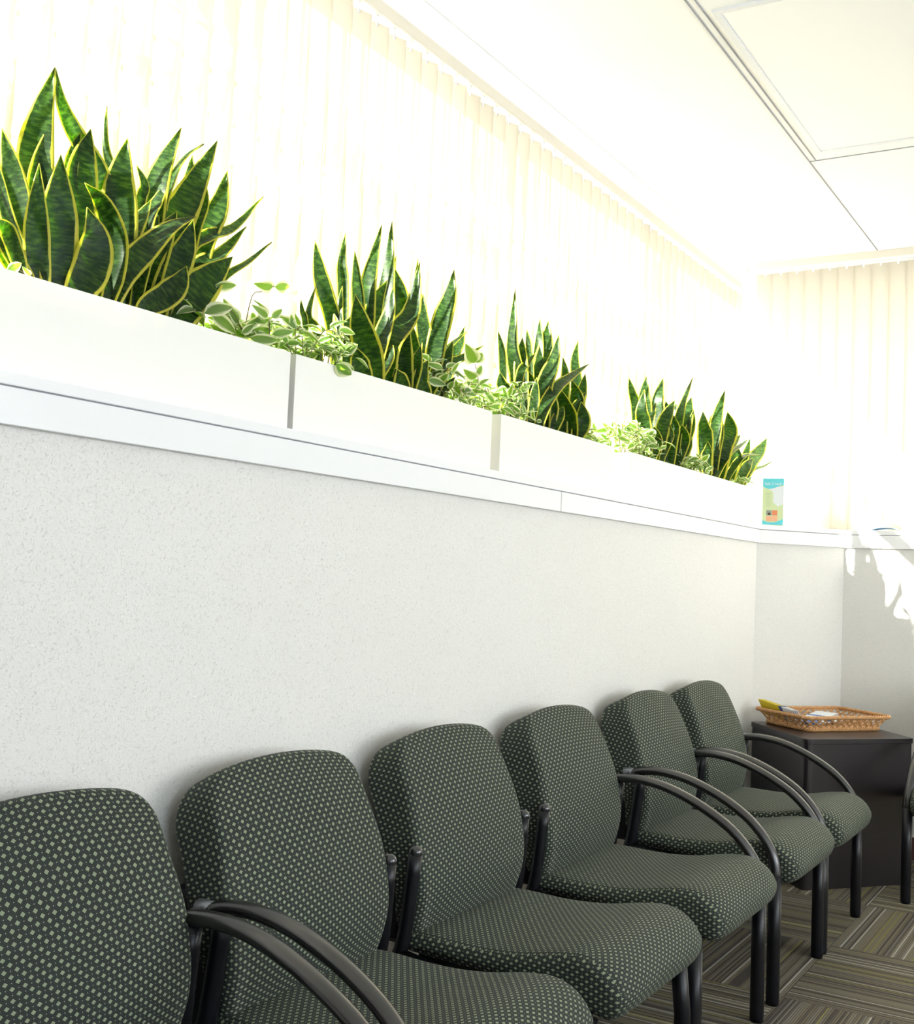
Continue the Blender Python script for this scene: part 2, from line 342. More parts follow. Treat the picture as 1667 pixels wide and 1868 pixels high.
# ------------------------------------------------------------------ chairs
def seat_mesh():
    prof=spline([(-.215,.405),(-.21,.428),(-.15,.432),(-.03,.428),(.07,.438),(.16,.456),(.225,.461),(.275,.447),(.306,.415),(.312,.385),(.302,.358),(.278,.345),(.245,.35),(.18,.368),(.05,.378),(-.12,.378),(-.20,.382),(-.215,.405)] and [(x,0,z) for x,z in [(-.215,.405),(-.205,.427),(-.15,.432),(-.03,.430),(.07,.438),(.16,.456),(.225,.462),(.272,.449),(.303,.420),(.314,.388),(.306,.358),(.284,.342),(.25,.346),(.18,.362),(.05,.374),(-.12,.378),(-.205,.384),(-.215,.405)]],72)[:-1]
    n=len(prof)
    arc=[0]
    for i in range(n): arc.append(arc[-1]+(prof[(i+1)%n]-prof[i]).length)
    nor=[]
    for i in range(n):
        t=prof[(i+1)%n]-prof[i-1]; nor.append(Vector((-t.z,0,t.x)).normalized()) # outward (clockwise profile)
    w=.245; R=.024; st=[]
    for k in range(6):
        a=k/5*math.pi/2; st.append((-w+R*(1-math.sin(a)),R*(1-math.cos(a)) if False else R*(1-math.sin(a)) ))
    ys=[]
    for k in range(7):
        a=k/6*math.pi/2; ys.append((-w+R*(1-math.cos(a)),R*(1-math.sin(a))))
    for k in range(1,12): ys.append((-w+R+(2*w-2*R)*k/12,0))
    for k in range(6,-1,-1):
        a=k/6*math.pi/2; ys.append((w-R*(1-math.cos(a)),R*(1-math.sin(a))))
    mb=MB(); vs=[]
    for y,ins in ys:
        q=abs(y)/w; front=.012*max(0,(q-.6)/.4)**2
        for i in range(n):
            p=prof[i]-nor[i]*ins; z=p.z-(.007*q*q if p.z>.4 else 0); x=p.x-(front if p.x>.2 else 0); vs.append((x,y,z))
    m=len(ys); fs=[];uv=[]
    for j in range(m-1):
        for i in range(n):
            i2=(i+1)%n
            fs.append((j*n+i,j*n+i2,(j+1)*n+i2,(j+1)*n+i))
            y0,y1=ys[j][0],ys[j+1][0]
            if abs(y0+y1)/2>w-R*.45:
                uv.append([(vs[k][0],vs[k][2]) for k in fs[-1]])
            else: uv.append([(y0,arc[i]),(y0,arc[i+1]),(y1,arc[i+1]),(y1,arc[i])])
    fs.append(tuple(range(n-1,-1,-1))); uv.append([(vs[k][0],vs[k][2]) for k in fs[-1]])
    fs.append(tuple((m-1)*n+i for i in range(n))); uv.append([(vs[k][0],vs[k][2]) for k in fs[-1]])
    mb.add(vs,fs,uv); return mb
def lerp(tab,s):
    for (a,va),(b,vb) in zip(tab,tab[1:]):
        if s<=b: t=(s-a)/(b-a); t=max(0,t); return va+(vb-va)*t
    return tab[-1][1]
def back_mesh():
    front=spline([(-.185,0,.395),(-.172,0,.44),(-.160,0,.51),(-.170,0,.59),(-.192,0,.67),(-.228,0,.755),(-.262,0,.82)],60)
    arc=[0]
    for i in range(1,60): arc.append(arc[-1]+(front[i]-front[i-1]).length)
    S=arc[-1]
    # half width along height, big round shoulders and an arched top
    def hw(s):
        q=s/S
        w=.222+.022*math.sin(min(1,q/.75)*math.pi*.75) - .020*max(0,(q-.55)/.45)**1.3
        # bottom corners
        if q<.10: w-=.045*(1-math.sqrt(max(0,1-((.10-q)/.10)**2)))
        d=(1-q)*S; r=.058
        if d<r: w-= .062*(1-math.sqrt(max(0,1-((r-d)/r)**2.2)))
        return w
    th=[(0,.06),(.25,.075),(.6,.105),(.85,.112),(1,.095)]
    qs=[.0,.012,.03,.06,.1,.16]+[.16+.72*i/16 for i in range(1,17)]+[.905,.925,.94,.955,.967,.978,.987,.994,1.0]
    mb=MB(); vs=[]; N=64; rings=[]
    for q in qs:
        s=q*S; k=min(int(q*59),58); t=q*59-k; p=front[k].lerp(front[k+1],t); tg=(front[k+1]-front[k]).normalized(); nx=Vector((tg.z,0,-tg.x)) # forward normal
        w=hw(s); T_=lerp(th,q)
        e=min(q*S,(1-q)*S); er=.022; ins=0
        if e<er: ins=er*(1-math.sqrt(max(0,1-((er-e)/er)**2)))
        f=0-ins; b=-T_+ins
        R=min(.018,(f-b)/2*.98)
        ring=[]
        # rounded rectangle: coordinate a forward (b..f), y (-w..w)
        cs=[(f-R,w-R,0),(b+R,w-R,1),(b+R,-w+R,2),(f-R,-w+R,3)]
        # go: front face from -w to w, corner, side, corner, back face, ...
        pts=[]
        def arcp(cx,cy,a0,a1,n):
            for i in range(n+1):
                a=a0+(a1-a0)*i/n; pts.append((cx+R*math.cos(a),cy+R*math.sin(a)))
        for i in range(17): pts.append((f,-w+R+(2*w-2*R)*i/16))
        arcp(f-R,w-R,0,math.pi/2,6); 
        arcp(b+R,w-R,math.pi/2,math.pi,6)
        for i in range(1,9): pts.append((b,w-R-(2*w-2*R)*i/8))
        arcp(b+R,-w+R,math.pi,1.5*math.pi,6); arcp(f-R,-w+R,1.5*math.pi,2*math.pi,6)
        for a,y in pts:
            crown=.010*(1-(y/w)**2) if a>f-R*.5 else 0
            arch=.026*(1-(y/.24)**2)*max(0,(q-.5)/.5)**2 - 0
            P_=p+nx*(a+crown)+tg*arch; ring.append((P_.x,y,P_.z,a))
        rings.append((s,ring))
    n=len(rings[0][1]); fs=[];uv=[]
    for s,r in rings: vs+=[(x,y,z) for x,y,z,a in r]
    for j in range(len(rings)-1):
        for i in range(n):
            i2=(i+1)%n; fs.append((j*n+i,j*n+i2,(j+1)*n+i2,(j+1)*n+i))
            s0,s1=rings[j][0],rings[j+1][0]; r0,r1=rings[j][1],rings[j+1][1]
            side=(16+4<=i<=16+6+4) or (i>n-10)
            def U(r,k): return (r[k][1]) if not side else (r[k][3]*1.0 + (.3 if r[k][1]>0 else -.3))
            # keep fabric running round the corner
            def UU(r,k,ref):
                y,a=r[k][1],r[k][3]
                return y+ (-(a) if y>0 else a)*(1 if True else 0)
            uv.append([(UU(r0,i,0),s0),(UU(r0,i2,0),s0),(UU(r1,i2,0),s1),(UU(r1,i,0),s1)])
    fs.append(tuple(range(n-1,-1,-1))); uv.append([(vs[k][1],vs[k][0]) for k in fs[-1]])
    L=(len(rings)-1)*n; fs.append(tuple(L+i for i in range(n))); uv.append([(vs[k][1],vs[k][0]+.1) for k in fs[-1]])
    mb.add(vs,fs,uv); return mb
seat_me=back_me=None
HW=.263
ARM=[(-.205,.607),(-.165,.616),(-.11,.619),(-.04,.610),(.03,.588),(.10,.556),(.165,.515),(.215,.465),(.240,.42),(.247,.385),(.248,.365)]
def make_chair(left,right):
    """front is +X, left is -Y (nearer the camera)"""
    r=empty('waiting_chair')
    seat_mesh().build('seat',M_FAB,r); back_mesh().build('backrest',M_FAB,r)
    sh=MB(); pts=[(-.27,.42),(-.285,.55),(-.31,.70)]
    sh.box(-.335,-.225,-.222,.222,.385,.62); sh.build('back_shell',M_METAL,r,bevel=.012)
    fr=MB(); fr.box(-.19,.25,-.20,.20,.350,.377)
    for y in(-.12,.12): fr.tube([(-.2,y,.36),(-.25,y,.40),(-.262,y,.50)],.011,8)
    fr.build('seat_frame',M_METAL,r,bevel=.004)
    for s,arm in((-1,left),(1,right)):
        y=s*.260; yt=s*.248
        if arm:
            MB().tube([(.250,y,0),(.250,y,.012),(.249,y,.20),(.248,y,.368)],[.0180,.0195,.0195,.0195],16).build('leg',M_METAL,r)
            am=MB(); n=34; pp=spline([(x,(y+(yt-y)*min(1,max(0,(z-.37)/.19))),z) for x,z in ARM],n)
            am.tube(pp,[.018]+[.0195]*33,16,ry=[.011]+[.0135]*24+[.0145,.0155,.0165,.0175,.018,.0185,.019,.0195,.0195])
            a=am.build('armrest',M_ARM,r)
            MB().tube([(-.235,yt,.607),(-.20,yt,.608)],.0175,14,ry=.0125).build('arm_sleeve',M_SLEEVE,a)
            MB().tube(spline([(-.262,y,.0),(-.235,y,.25),(-.200,(y+yt)/2,.42),(-.178,yt,.603)],14),[.0195]*8+[.0175]*6,14).build('leg',M_METAL,r)
        else:
            y=s*.270; l=MB().tube([(.250,y,0),(.250,y,.012),(.249,y,.20),(.240,y-s*.02,.345)],[.0180,.0195,.0195,.0195],16).build('leg',M_METAL,r)
            y=s*.263; yt=s*.250
            l=MB().tube(spline([(-.262,y,.0),(-.235,y,.25),(-.192,(y+yt)/2,.42),(-.176,yt,.596)],14),[.0195]*8+[.0155]*6,14).build('leg',M_METAL,r)
            MB().sphere((-.1755,yt,.599),.0160,sz=1.05).build('ball_cap',M_BALL,l)
        MB().tube([(-.205,y,.385),(.0,y-s*.01,.35),(.245,y-s*.015,.345)],.012,10).build('side_rail',M_METAL,r)
        MB().tube([(.15,s*.19,.348),(.15,y-s*.01,.348)],.011,10).build('rail_bracket',M_METAL,r)
    return r
def copy_tree(o,parent=None):
    c=o.copy(); COL.objects.link(c); c.parent=parent
    for ch in [k for k in bpy.data.objects if k.parent==o]: copy_tree(ch,c)
    return c
GX=-1.175
specs=[ # y, left arm, right arm, label
 (1.203,False,True,'green patterned waiting chair nearest the camera, cut by the lower left corner'),
 (1.775,True,False,'second chair from the left, black arm on its left, ball-topped post on its right'),
 (2.375,False,False,'third chair from the left, armless, ball-topped black posts on both sides'),
 (2.992,False,True,'fourth chair from the left, ball-topped post on its left and black arm on its right'),
 (3.668,True,True,'fifth chair from the left, black arms on both sides, before the last one'),
 (4.243,True,True,'last chair of the wall row, beside the dark corner table')]
protos={}
for y,l,r_,lab in specs:
    k=(l,r_)
    if k not in protos: ch=make_chair(l,r_); protos[k]=ch
    else: ch=copy_tree(protos[k])
    ch.location=(GX,y,0); tagp(ch,lab,'chair','green waiting chairs along the wall')
ch=copy_tree(protos[(True,True)]); ch.location=(-.808+HW,5.075,0); ch.rotation_euler=(0,0,-math.pi/2)
tagp(ch,'chair past the corner table, cut by the right edge of the view','chair')
# ------------------------------------------------------------------ corner table
def roundpoly(P,r,n=6):
    out=[]; N=len(P)
    for i in range(N):
        p=Vector(P[i]); a=(Vector(P[i-1])-p).normalized(); b=(Vector(P[(i+1)%N])-p).normalized()
        rr=r[i] if isinstance(r,(list,tuple)) else r
        for k in range(n+1):
            t=k/n; out.append(tuple((p+a*rr).lerp(p,t).lerp(p.lerp(p+b*rr,t),t)))
    return out
tc=Vector((-1.185,5.14))
TP=[(-1.180,4.73),(-.838,5.145),(-1.188,5.562),(-1.528,5.150)]
tb=empty('corner_table',(tc.x,tc.y,0)); tagp(tb,'dark espresso cube table in the corner carrying the wicker basket','table')
loc=[(x-tc.x,y-tc.y) for x,y in TP]
MB().prism(roundpoly([(a*.985,b*.985) for a,b in loc],[.035,.012,.012,.012]),0,.578).build('table_body',M_TABLE,tb)
MB().prism(roundpoly(loc,[.04,.012,.012,.012]),.5785,.60).build('table_top',M_TABLE,tb,bevel=.0015)
# ------------------------------------------------------------------ wicker basket
ba=math.radians(53); bk=empty('wicker_basket',(-1.232,5.225,.60),ba); tagp(bk,'low rectangular honey wicker basket on the dark corner table','basket')
BL,BWd,RL,RW,BH=.385,.275,.46,.35,.062
def ringpt(t,L,Wd,z,r=.03):
    """t in 0..1 round a rounded rectangle"""
    l,w=L/2-r,Wd/2-r; segs=[2*w,math.pi*r/2,2*l,math.pi*r/2]*2; per=sum(segs); d=(t%1)*per
    st=[((l+r,-w),(0,1)),((l,w),0),((l,w+r),(-1,0)),((-l,w),1),((-l-r,w),(0,-1)),((-l,-w),2),((-l,-w-r),(1,0)),((l,-w),3)]
    for i,sg in enumerate(segs):
        if d<=sg or i==7:
            if i%2==0: (x,y),(dx,dy)=st[i]; return Vector((x+dx*d,y+dy*d,z))
            (x,y),k=st[i]; a=k*math.pi/2+d/r; return Vector((x+r*math.cos(a),y+r*math.sin(a),z))
        d-=sg
def wallpt(t,h):
    a=ringpt(t,BL,BWd,.008); b=ringpt(t,RL,RW,BH); p=a.lerp(b,h)
    c=abs((t*4)%1-.5)*0
    return p
def braid(name,zfun,rad,rs,turns,strands):
    mb=MB()
    for s in range(strands):
        pts=[]
        for i in range(241):
            t=i/240; c,o=zfun(t); ph=2*math.pi*(turns*t+s/strands)
            pts.append(c+o*(rad*math.cos(ph))+Vector((0,0,rad*math.sin(ph))))
        mb.tube(pts,rs,6,cap=False)
    return mb.build(name,M_WICK,bk)
def zr(L,Wd,z):
    def f(t):
        p=ringpt(t,L,Wd,z); p2=ringpt(t+.002,L,Wd,z); d=(p2-p).normalized(); return p,Vector((d.y,-d.x,0))
    return f
braid('rim',zr(RL,RW,BH),.0052,.0042,40,3)
braid('base_braid',zr(BL+.006,BWd+.006,.010),.0065,.0052,34,3)
mb=MB()
NS=44
for d_ in(1,-1):
    for k in range(NS):
        for off in(-.0022,.0022):
            pts=[]
            for i in range(9):
                h=i/8; t=k/NS+off+d_*(h-.5)*.052
                p=wallpt(t,h); q=wallpt(t+.002,h); dd=(q-p).normalized(); nrm=Vector((dd.y,-dd.x,0)); pts.append(p+nrm*(.0022*d_*math.cos(h*math.pi*3+k*math.pi)))
            mb.tube(pts,.0026,6,ry=.0016,cap=False)
mb.build('side_weave',M_WICK,bk)
mb=MB()
for i in range(19):
    y=-BWd/2+.01+(BWd-.02)*i/18; mb.tube([(-BL/2+.006,y,.006),(BL/2-.006,y,.006)],.004,5,ry=.002)
for i in range(27):
    x=-BL/2+.01+(BL-.02)*i/26; mb.tube([(x,-BWd/2+.006,.0085),(x,BWd/2-.006,.0085)],.004,5,ry=.002)
mb.build('base',M_WICK,bk)
# leaflets in the basket
M_YEL=mat('yellow_print',(.78,.62,.03),.4); M_BLU=mat('blue_print',(.04,.12,.38),.4); M_WHT=mat('white_paper',(.75,.78,.82),.45)
def leaflet(label,origin,matrix,L,Wd,mats,cuts,group):
    """sheet lying in its own XY plane, long side X; cuts: colour bands along X"""
    mb=MB(); x=0
    for frac,mi in cuts: mb.box(x*L,(x+frac)*L,-Wd/2,Wd/2,0,.0022,mi); x+=frac
    o=mb.build('leaflet',mats); o.matrix_world=Matrix.Translation(origin)@matrix; tagp(o,label,'leaflet',group); return o
bR=Matrix.Rotation(ba,4,'Z')
sdir=(bR@Vector((0,-1,0))).normalized(); outw=(bR@Vector((-1,0,0))).normalized()
for i in range(4):
    # standing on their long edge, leaning out over the near short side
    X_=(sdir+Vector((0,0,-.09))).normalized(); Y_=(outw*.62+Vector((0,0,1))); Y_=(Y_-X_*Y_.dot(X_)).normalized(); Z_=X_.cross(Y_)
    M_=Matrix((X_,Y_,Z_)).transposed().to_4x4()
    o=Vector((-1.232,5.225,.60))+outw*(.205-.0055*i)-sdir*(.160-.006*i)+Vector((0,0,.072))+Y_*.0
    leaflet('yellow leaflet with blue and white end leaning over the near side of the wicker basket',o,M_,.235,.078,[M_YEL,M_BLU,M_WHT],[(.60,0),(.10,1),(.30,2)],'yellow leaflets in the basket')
for i in range(3):
    M_=bR@Matrix.Rotation(math.radians(8+7*i),4,'Z')@Matrix.Rotation(math.radians(-5-2*i),4,'Y')
    leaflet('white and blue leaflet lying flat in the middle of the wicker basket',Vector((-1.232,5.225,.60))+bR@Vector((-.095,.0,.014+.004*i)),M_,.2,.1,[M_WHT,M_BLU],[(.2,1),(.35,0),(.1,1),(.35,0)],'white and blue leaflets in the basket')
# ------------------------------------------------------------------ rack card on the far end of the ledge
M_CYAN=mat('cyan_print',(.13,.62,.72),.4); M_PALE=mat('pale_green_paper',(.62,.72,.42),.5); M_ORG=mat('orange_photo_print',(.72,.25,.12),.5); M_ORG2=mat('peach_photo_print',(.85,.45,.28),.5); M_GREY=mat('grey_photo_print',(.30,.33,.30),.5)
card=empty('rack_card',(-1.54,5.45,1.489),math.radians(8)); tagp(card,'upright card with cyan heading and four small pictures, past the last planter','card')
def face(mb,x0,x1,z0,z1,y,mi=0,th=.0003): mb.box(x0,x1,y-th,y,z0,z1,mi)
MB().box(-.049,.049,-.0008,.0008,0,.232).build('card_sheet',M_PALE,card)
mb=MB(); n=12; vs=[(-.049,-.0012,.232),(.049,-.0012,.232)]
low=[(.049-.098*i/n,-.0012,.200-.018*math.sin(math.pi*(i/n)**1.5*.9)) for i in range(n+1)]
mb.add([vs[0],vs[1]]+low,[tuple(range(len(low)+2))[::-1]],smooth=False); mb.build('heading',M_CYAN,card)
mb=MB(); low=[(-.049,-.0012,.012),(.049,-.0012,.010)]+[(.049-.098*i/n,-.0012,.040-.014*math.sin(math.pi*i/n)-.008*i/n) for i in range(n+1)]
mb.add(low,[tuple(range(len(low)))],smooth=False); mb.build('footer',M_CYAN,card)
mb=MB(); vs=[(.000,-.0011,.165),(.0,-.0011,.12),(.022,-.0011,.098),(.049,-.0011,.11),(.049,-.0011,.195),(-.03,-.0011,.19)]
mb.add(vs,[tuple(range(6))],smooth=False); mb.build('white_patch',M_WHT,card)
mb=MB()
for i in range(9): face(mb,-.033,-.006-.004*(i%3),.160-.0075*i,.1615-.0075*i,-.0012)
mb.build('text_lines',mat('grey_green_ink',(.42,.5,.33),.6),card)
mb=MB(); face(mb,-.030,-.0055,.055,.080,-.0014,0); face(mb,-.003,.022,.055,.080,-.0014,1); face(mb,-.030,-.0055,.028,.0525,-.0014,2); face(mb,-.003,.022,.028,.0525,-.0014,2)
face(mb,-.022,-.010,.058,.068,-.0017,3)
mb.build('pictures',[M_GREY,M_ORG,M_ORG2,M_SOIL],card)
tx=bpy.data.curves.new('heading_text','FONT'); tx.body='Salt Creek'; tx.size=.019; tx.align_x='CENTER'; tx.extrude=.0001; tx.materials.append(M_WHT)
tmp=bpy.data.objects.new('tmp',tx); COL.objects.link(tmp); me_=bpy.data.meshes.new_from_object(tmp); bpy.data.objects.remove(tmp)
to=bpy.data.objects.new('lettering',me_); COL.objects.link(to); to.parent=card; to.location=(0,-.0016,.200); to.rotation_euler=(math.radians(90),0,0)
# blue folders lying on the far sill
M_FOLD=mat('pale_blue_folder',(.25,.50,.78),.4)
for i,(x,wd,lab) in enumerate(((-1.06,.16,'pale blue leaflet lying on the far sill, nearer the rack card'),(-.84,.26,'pale blue folder lying on the far sill at the right edge of the view'))):
    mb=MB(); n=8; vs=[]
    for k in range(n+1):
        t=k/n; z=.0015+.012*(math.sin(math.pi*t)); vs+=[(-wd/2+wd*t,-.05,z),(-wd/2+wd*t,.06,z),(-wd/2+wd*t,-.05,z+.002),(-wd/2+wd*t,.06,z+.002)]
    fs=[]
    for k in range(n):
        a=4*k; fs+=[(a,a+4,a+5,a+1)[::-1],(a+2,a+6,a+7,a+3),(a,a+4,a+6,a+2),(a+1,a+3,a+7,a+5)]
    fs+=[(0,2,3,1),(4*n,4*n+1,4*n+3,4*n+2)]
    mb.add(vs,fs); o=mb.build('folder',M_FOLD); o.location=(x,5.68,1.4885); tagp(o,lab,'folder')
# ------------------------------------------------------------------ planters
PX0,PX1,PZ0,PZ1=-1.815,-1.622,1.489,1.672
pl_specs=[(1.05,1.951,'long white planter box nearest the camera on the ledge, holding the tallest snake plants'),
 (1.97,2.858,'second white planter box from the left, between two narrow gaps'),
 (2.912,3.742,'third white planter box from the left, the shortest-looking one with a cream sunlit end'),
 (3.897,5.405,'last and longest white planter box on the ledge, next to the rack card')]
for y0,y1,lab in pl_specs:
    c=(y0+y1)/2; h=(y1-y0)/2; r=empty('planter_box',((PX0+PX1)/2,c,PZ0)); tagp(r,lab,'planter','white planter boxes on the ledge')
    w=(PX1-PX0)/2; H=PZ1-PZ0; t=.006; mb=MB()
    mb.box(-w,w,-h,h,0,t); mb.box(w-t,w,-h,h,t,H); mb.box(-w,-w+t,-h,h,t,H); mb.box(-w+t,w-t,-h,-h+t,t,H); mb.box(-w+t,w-t,h-t,h,t,H)
    mb.build('box',M_PLANT,r)
    n=40; vs=[];fs=[]
    for i in range(n+1):
        for j in range(7): vs.append((-w+t+(2*w-2*t)*j/6,-h+t+(2*h-2*t)*i/n,H-.028+random.uniform(-.006,.008)))
    for i in range(n):
        for j in range(6): a=i*7+j; fs.append((a,a+1,a+8,a+7))
    MB().add(vs,fs).build('soil',M_SOIL,r)
# ------------------------------------------------------------------ snake plants
def blade(mb,cl,wid,face,twist,cup=.28):
    """cl: centre line points, wid: full width in metres at its widest"""
    N=len(cl); K=8; vs=[];uv=[];acc=0; rows=[]
    for i,p in enumerate(cl):
        t=i/(N-1)
        if i: acc+=(cl[i]-cl[i-1]).length
        # narrow channelled foot, widest at 55 %, drawn-out spine tip
        if t<.55: w=.42+.58*math.sin((t/.55)*math.pi/2)**1.1
        else: s_=(t-.55)/.45; w=max(.012,(1-s_**2.0)**1.05)
        tg=(cl[min(i+1,N-1)]-cl[max(i-1,0)]).normalized()
        a=twist*(t-.35)
        sd=tg.cross(face).normalized(); nn=sd.cross(tg).normalized()
        sd,nn=sd*math.cos(a)+nn*math.sin(a),nn*math.cos(a)-sd*math.sin(a)
        cu=cup*(1.6-1.2*t)
        for k in range(K+1):
            s=(k/K-.5)*2; x=s*w*wid/2; d=(s*s)*cu*w*wid/2+ .0012*math.sin(s*3+i*.7)
            vs.append(p+sd*x+nn*d); 
        rows.append(acc)
    fs=[]
    for i in range(N-1):
        for k in range(K):
            a=i*(K+1)+k; fs.append((a,a+1,a+K+2,a+K+1)); uv.append([(k/K,rows[i]),((k+1)/K,rows[i]),((k+1)/K,rows[i+1]),(k/K,rows[i+1])])
    mb.add(vs,fs,uv)
def snake(label,leaves,ox,oy,sc,rnd,cen,group=None):
    """leaves: (depth x, width px, twist, points px from foot to tip) in a zoomed frame ox,oy,sc"""
    r=empty('snake_plant',(-1.72,cen,PZ1-.03)); mb=MB()
    for L in leaves:
        d,w,tw,pts=L; q=[]
        n=len(pts)
        for i,(x,y) in enumerate(pts):
            xx=-1.66-.035*d*.9; lean=(.012 if d<2 else -.006)*(i/max(1,n-1))
            q.append(at(ox+x/sc,oy+y/sc,xx+lean))
        q0=q[0]+Vector((0,0,-.035)); q0.z=min(q0.z,PZ1-.03); q0.x=min(max(q0.x,PX0+.02),PX1-.018)
        if q[0].z>q0.z+.05: q[0].z=q0.z+.05
        cl=spline([q0]+q,26)
        D=(q[n//2]-CAM).dot(fw); width=w/sc*D/F_PX*1.33
        a=rnd.uniform(-.35,.35); toc=(CAM-q[n//2]); toc.z=0; toc.normalize()
        face=Vector((toc.x*math.cos(a)-toc.y*math.sin(a),toc.x*math.sin(a)+toc.y*math.cos(a),0))
        blade(mb,[c for c in cl],width,face,tw if tw else rnd.uniform(-.35,.35),cup=rnd.uniform(.12,.32))
    for i,v in enumerate(mb.v): mb.v[i]=tuple(Vector(v)-Vector(r.location))
    o=mb.build('foliage',M_SNAKE,r); so=o.modifiers.new('thick','SOLIDIFY'); so.thickness=.0016; so.offset=0
    tagp(r,label,'plant',group or 'snake plants in the planters'); return r
R1=random.Random(5)
A=(0,100,2.977)
p1a=[(3.6,150,.4,[(215,1150),(200,800),(190,560),(225,330),(298,70)]),(3.2,115,.2,[(235,1150),(215,850),(230,600),(285,350)]),
(3.4,95,-.9,[(560,1150),(580,850),(530,640),(400,430),(330,250),(300,70)]),(3,135,.1,[(150,1200),(120,1000),(75,680),(12,400)]),
(2.8,145,.2,[(400,1250),(420,900),(450,600),(492,405)]),(3.2,60,.3,[(350,1150),(375,700),(400,530),(440,420)]),
(3.8,45,1.0,[(640,1250),(625,850),(605,640),(572,480),(580,280)]),(2.6,150,.1,[(640,1250),(645,950),(650,690),(692,455)]),
(2.2,112,.2,[(575,1320),(660,1080),(735,930),(822,790)]),(1.1,112,.5,[(575,1340),(612,1200),(625,1000),(560,810),(460,695)]),
(.6,158,-.3,[(430,1290),(490,1170),(520,1000),(472,828)]),(1.6,158,.1,[(300,1260),(315,1000),(322,790),(330,545)]),
(1.9,108,.1,[(215,1240),(200,1050),(200,850),(213,590)]),(2.4,62,.2,[(175,1230),(110,1060),(50,900),(0,690),(-20,560)]),
(2.2,70,.2,[(160,1240),(75,1100),(0,960),(-60,860)]),(2.8,100,0,[(360,1270),(355,1100),(375,980),(425,860)]),
(2.9,120,0,[(250,1250),(255,1050),(250,900),(210,700)]),(2.6,110,0,[(480,1290),(500,1080),(540,900),(520,700)]),
(2.9,80,.3,[(110,1230),(40,1100),(-30,1000),(-90,930)]),(1.3,70,.4,[(120,1200),(60,1000),(20,930),(-70,900)])]
snake('tall upright snake plant at the left edge, in the nearest planter',p1a,*A,R1,1.25)
p1b=[(3.2,122,.3,[(790,1300),(815,900),(870,640),(985,398)]),(3.4,46,1.2,[(830,1300),(880,860),(930,690),(1000,560),(1105,485)]),
(3.5,62,.2,[(960,1200),(1000,850),(1030,670),(1045,545)]),(2.6,152,.4,[(830,1330),(910,1020),(1030,760),(1180,468)]),
(2.3,74,.6,[(960,1300),(1040,980),(1100,820),(1112,672)]),(2.9,112,.2,[(1010,1300),(1090,1030),(1180,840),(1235,632)]),
(2.2,64,.9,[(980,1350),(1020,1080),(1130,985),(1270,935),(1430,770)]),(2.0,92,.5,[(980,1390),(1070,1180),(1200,1080),(1337,935)]),
(1.7,40,.6,[(1050,1420),(1190,1240),(1340,1130),(1475,1018)]),(.7,158,.2,[(975,1440),(1050,1310),(1140,1210),(1262,1098)]),
(.4,112,.3,[(790,1385),(900,1310),(970,1240),(1012,1148)]),(.9,118,1.3,[(600,1340),(670,1190),(790,1060),(930,930),(1072,880)]),
(2.7,74,.4,[(740,1300),(790,930),(850,800),(905,692)]),(3.6,48,.3,[(735,1250),(755,850),(785,710),(740,600)]),
(1.0,56,.5,[(620,1345),(670,1230),(740,1180),(785,1118)]),(1.5,125,.2,[(850,1390),(930,1200),(1000,1060),(1050,895)]),
(2.0,112,.1,[(780,1370),(830,1150),(890,980),(960,850)]),(2.5,70,.3,[(750,1330),(790,1000),(830,920),(862,878)]),
(2.4,100,0,[(700,1340),(745,1150),(800,1040),(830,900)]),(2.6,110,.2,[(660,1320),(700,1100),(760,1000),(800,930)]),(1.2,60,.3,[(740,1350),(760,1240),(790,1150),(800,1080)])]
snake('leaning snake plant with splayed blades at the right half of the nearest planter',p1b,*A,R1,1.62)
B=(460,360,3.624)
p2a=[(3.4,88,.3,[(570,1100),(530,820),(470,600),(438,450),(415,285)]),(3.6,62,.2,[(600,1000),(600,600),(592,430),(617,238)]),
(3.2,70,.1,[(700,1100),(700,760),(690,560),(677,358)]),(3,98,.2,[(745,1150),(750,800),(775,520),(857,182)]),
(3.4,110,.1,[(810,1150),(850,800),(890,560),(925,160)]),(2.4,92,.3,[(930,1200),(990,850),(985,650),(942,465)]),
(1.4,92,.4,[(790,1220),(840,980),(900,780),(937,588)]),(2.6,112,.2,[(770,1200),(780,900),(810,720),(892,548)]),
(.8,145,.2,[(800,1235),(775,1050),(718,850),(680,642)]),(2.6,115,.1,[(640,1150),(620,980),(625,880),(650,790)]),
(1.0,124,.7,[(880,1200),(910,960),(1050,760),(1108,432)]),(2.8,55,.2,[(570,1100),(570,860),(575,740),(597,588)]),
(.7,84,.3,[(835,1200),(870,1110),(905,1050),(932,978)]),(.5,84,.2,[(1000,1270),(985,1220),(960,1180),(940,1128)]),
(.6,104,0,[(740,1190),(715,1120),(700,1060),(690,995)]),(2.2,100,0,[(880,1230),(905,1080),(945,950),(975,820)]),(2.8,50,.5,[(450,1000),(430,890),(372,780),(420,588)]),(3.0,32,.2,[(370,950),(350,820),(330,750),(322,678)]),(3.6,90,.2,[(870,1100),(880,800),(900,600),(950,390)])]
snake('upright snake plant in the middle of the second planter',p2a,*B,R1,2.2)
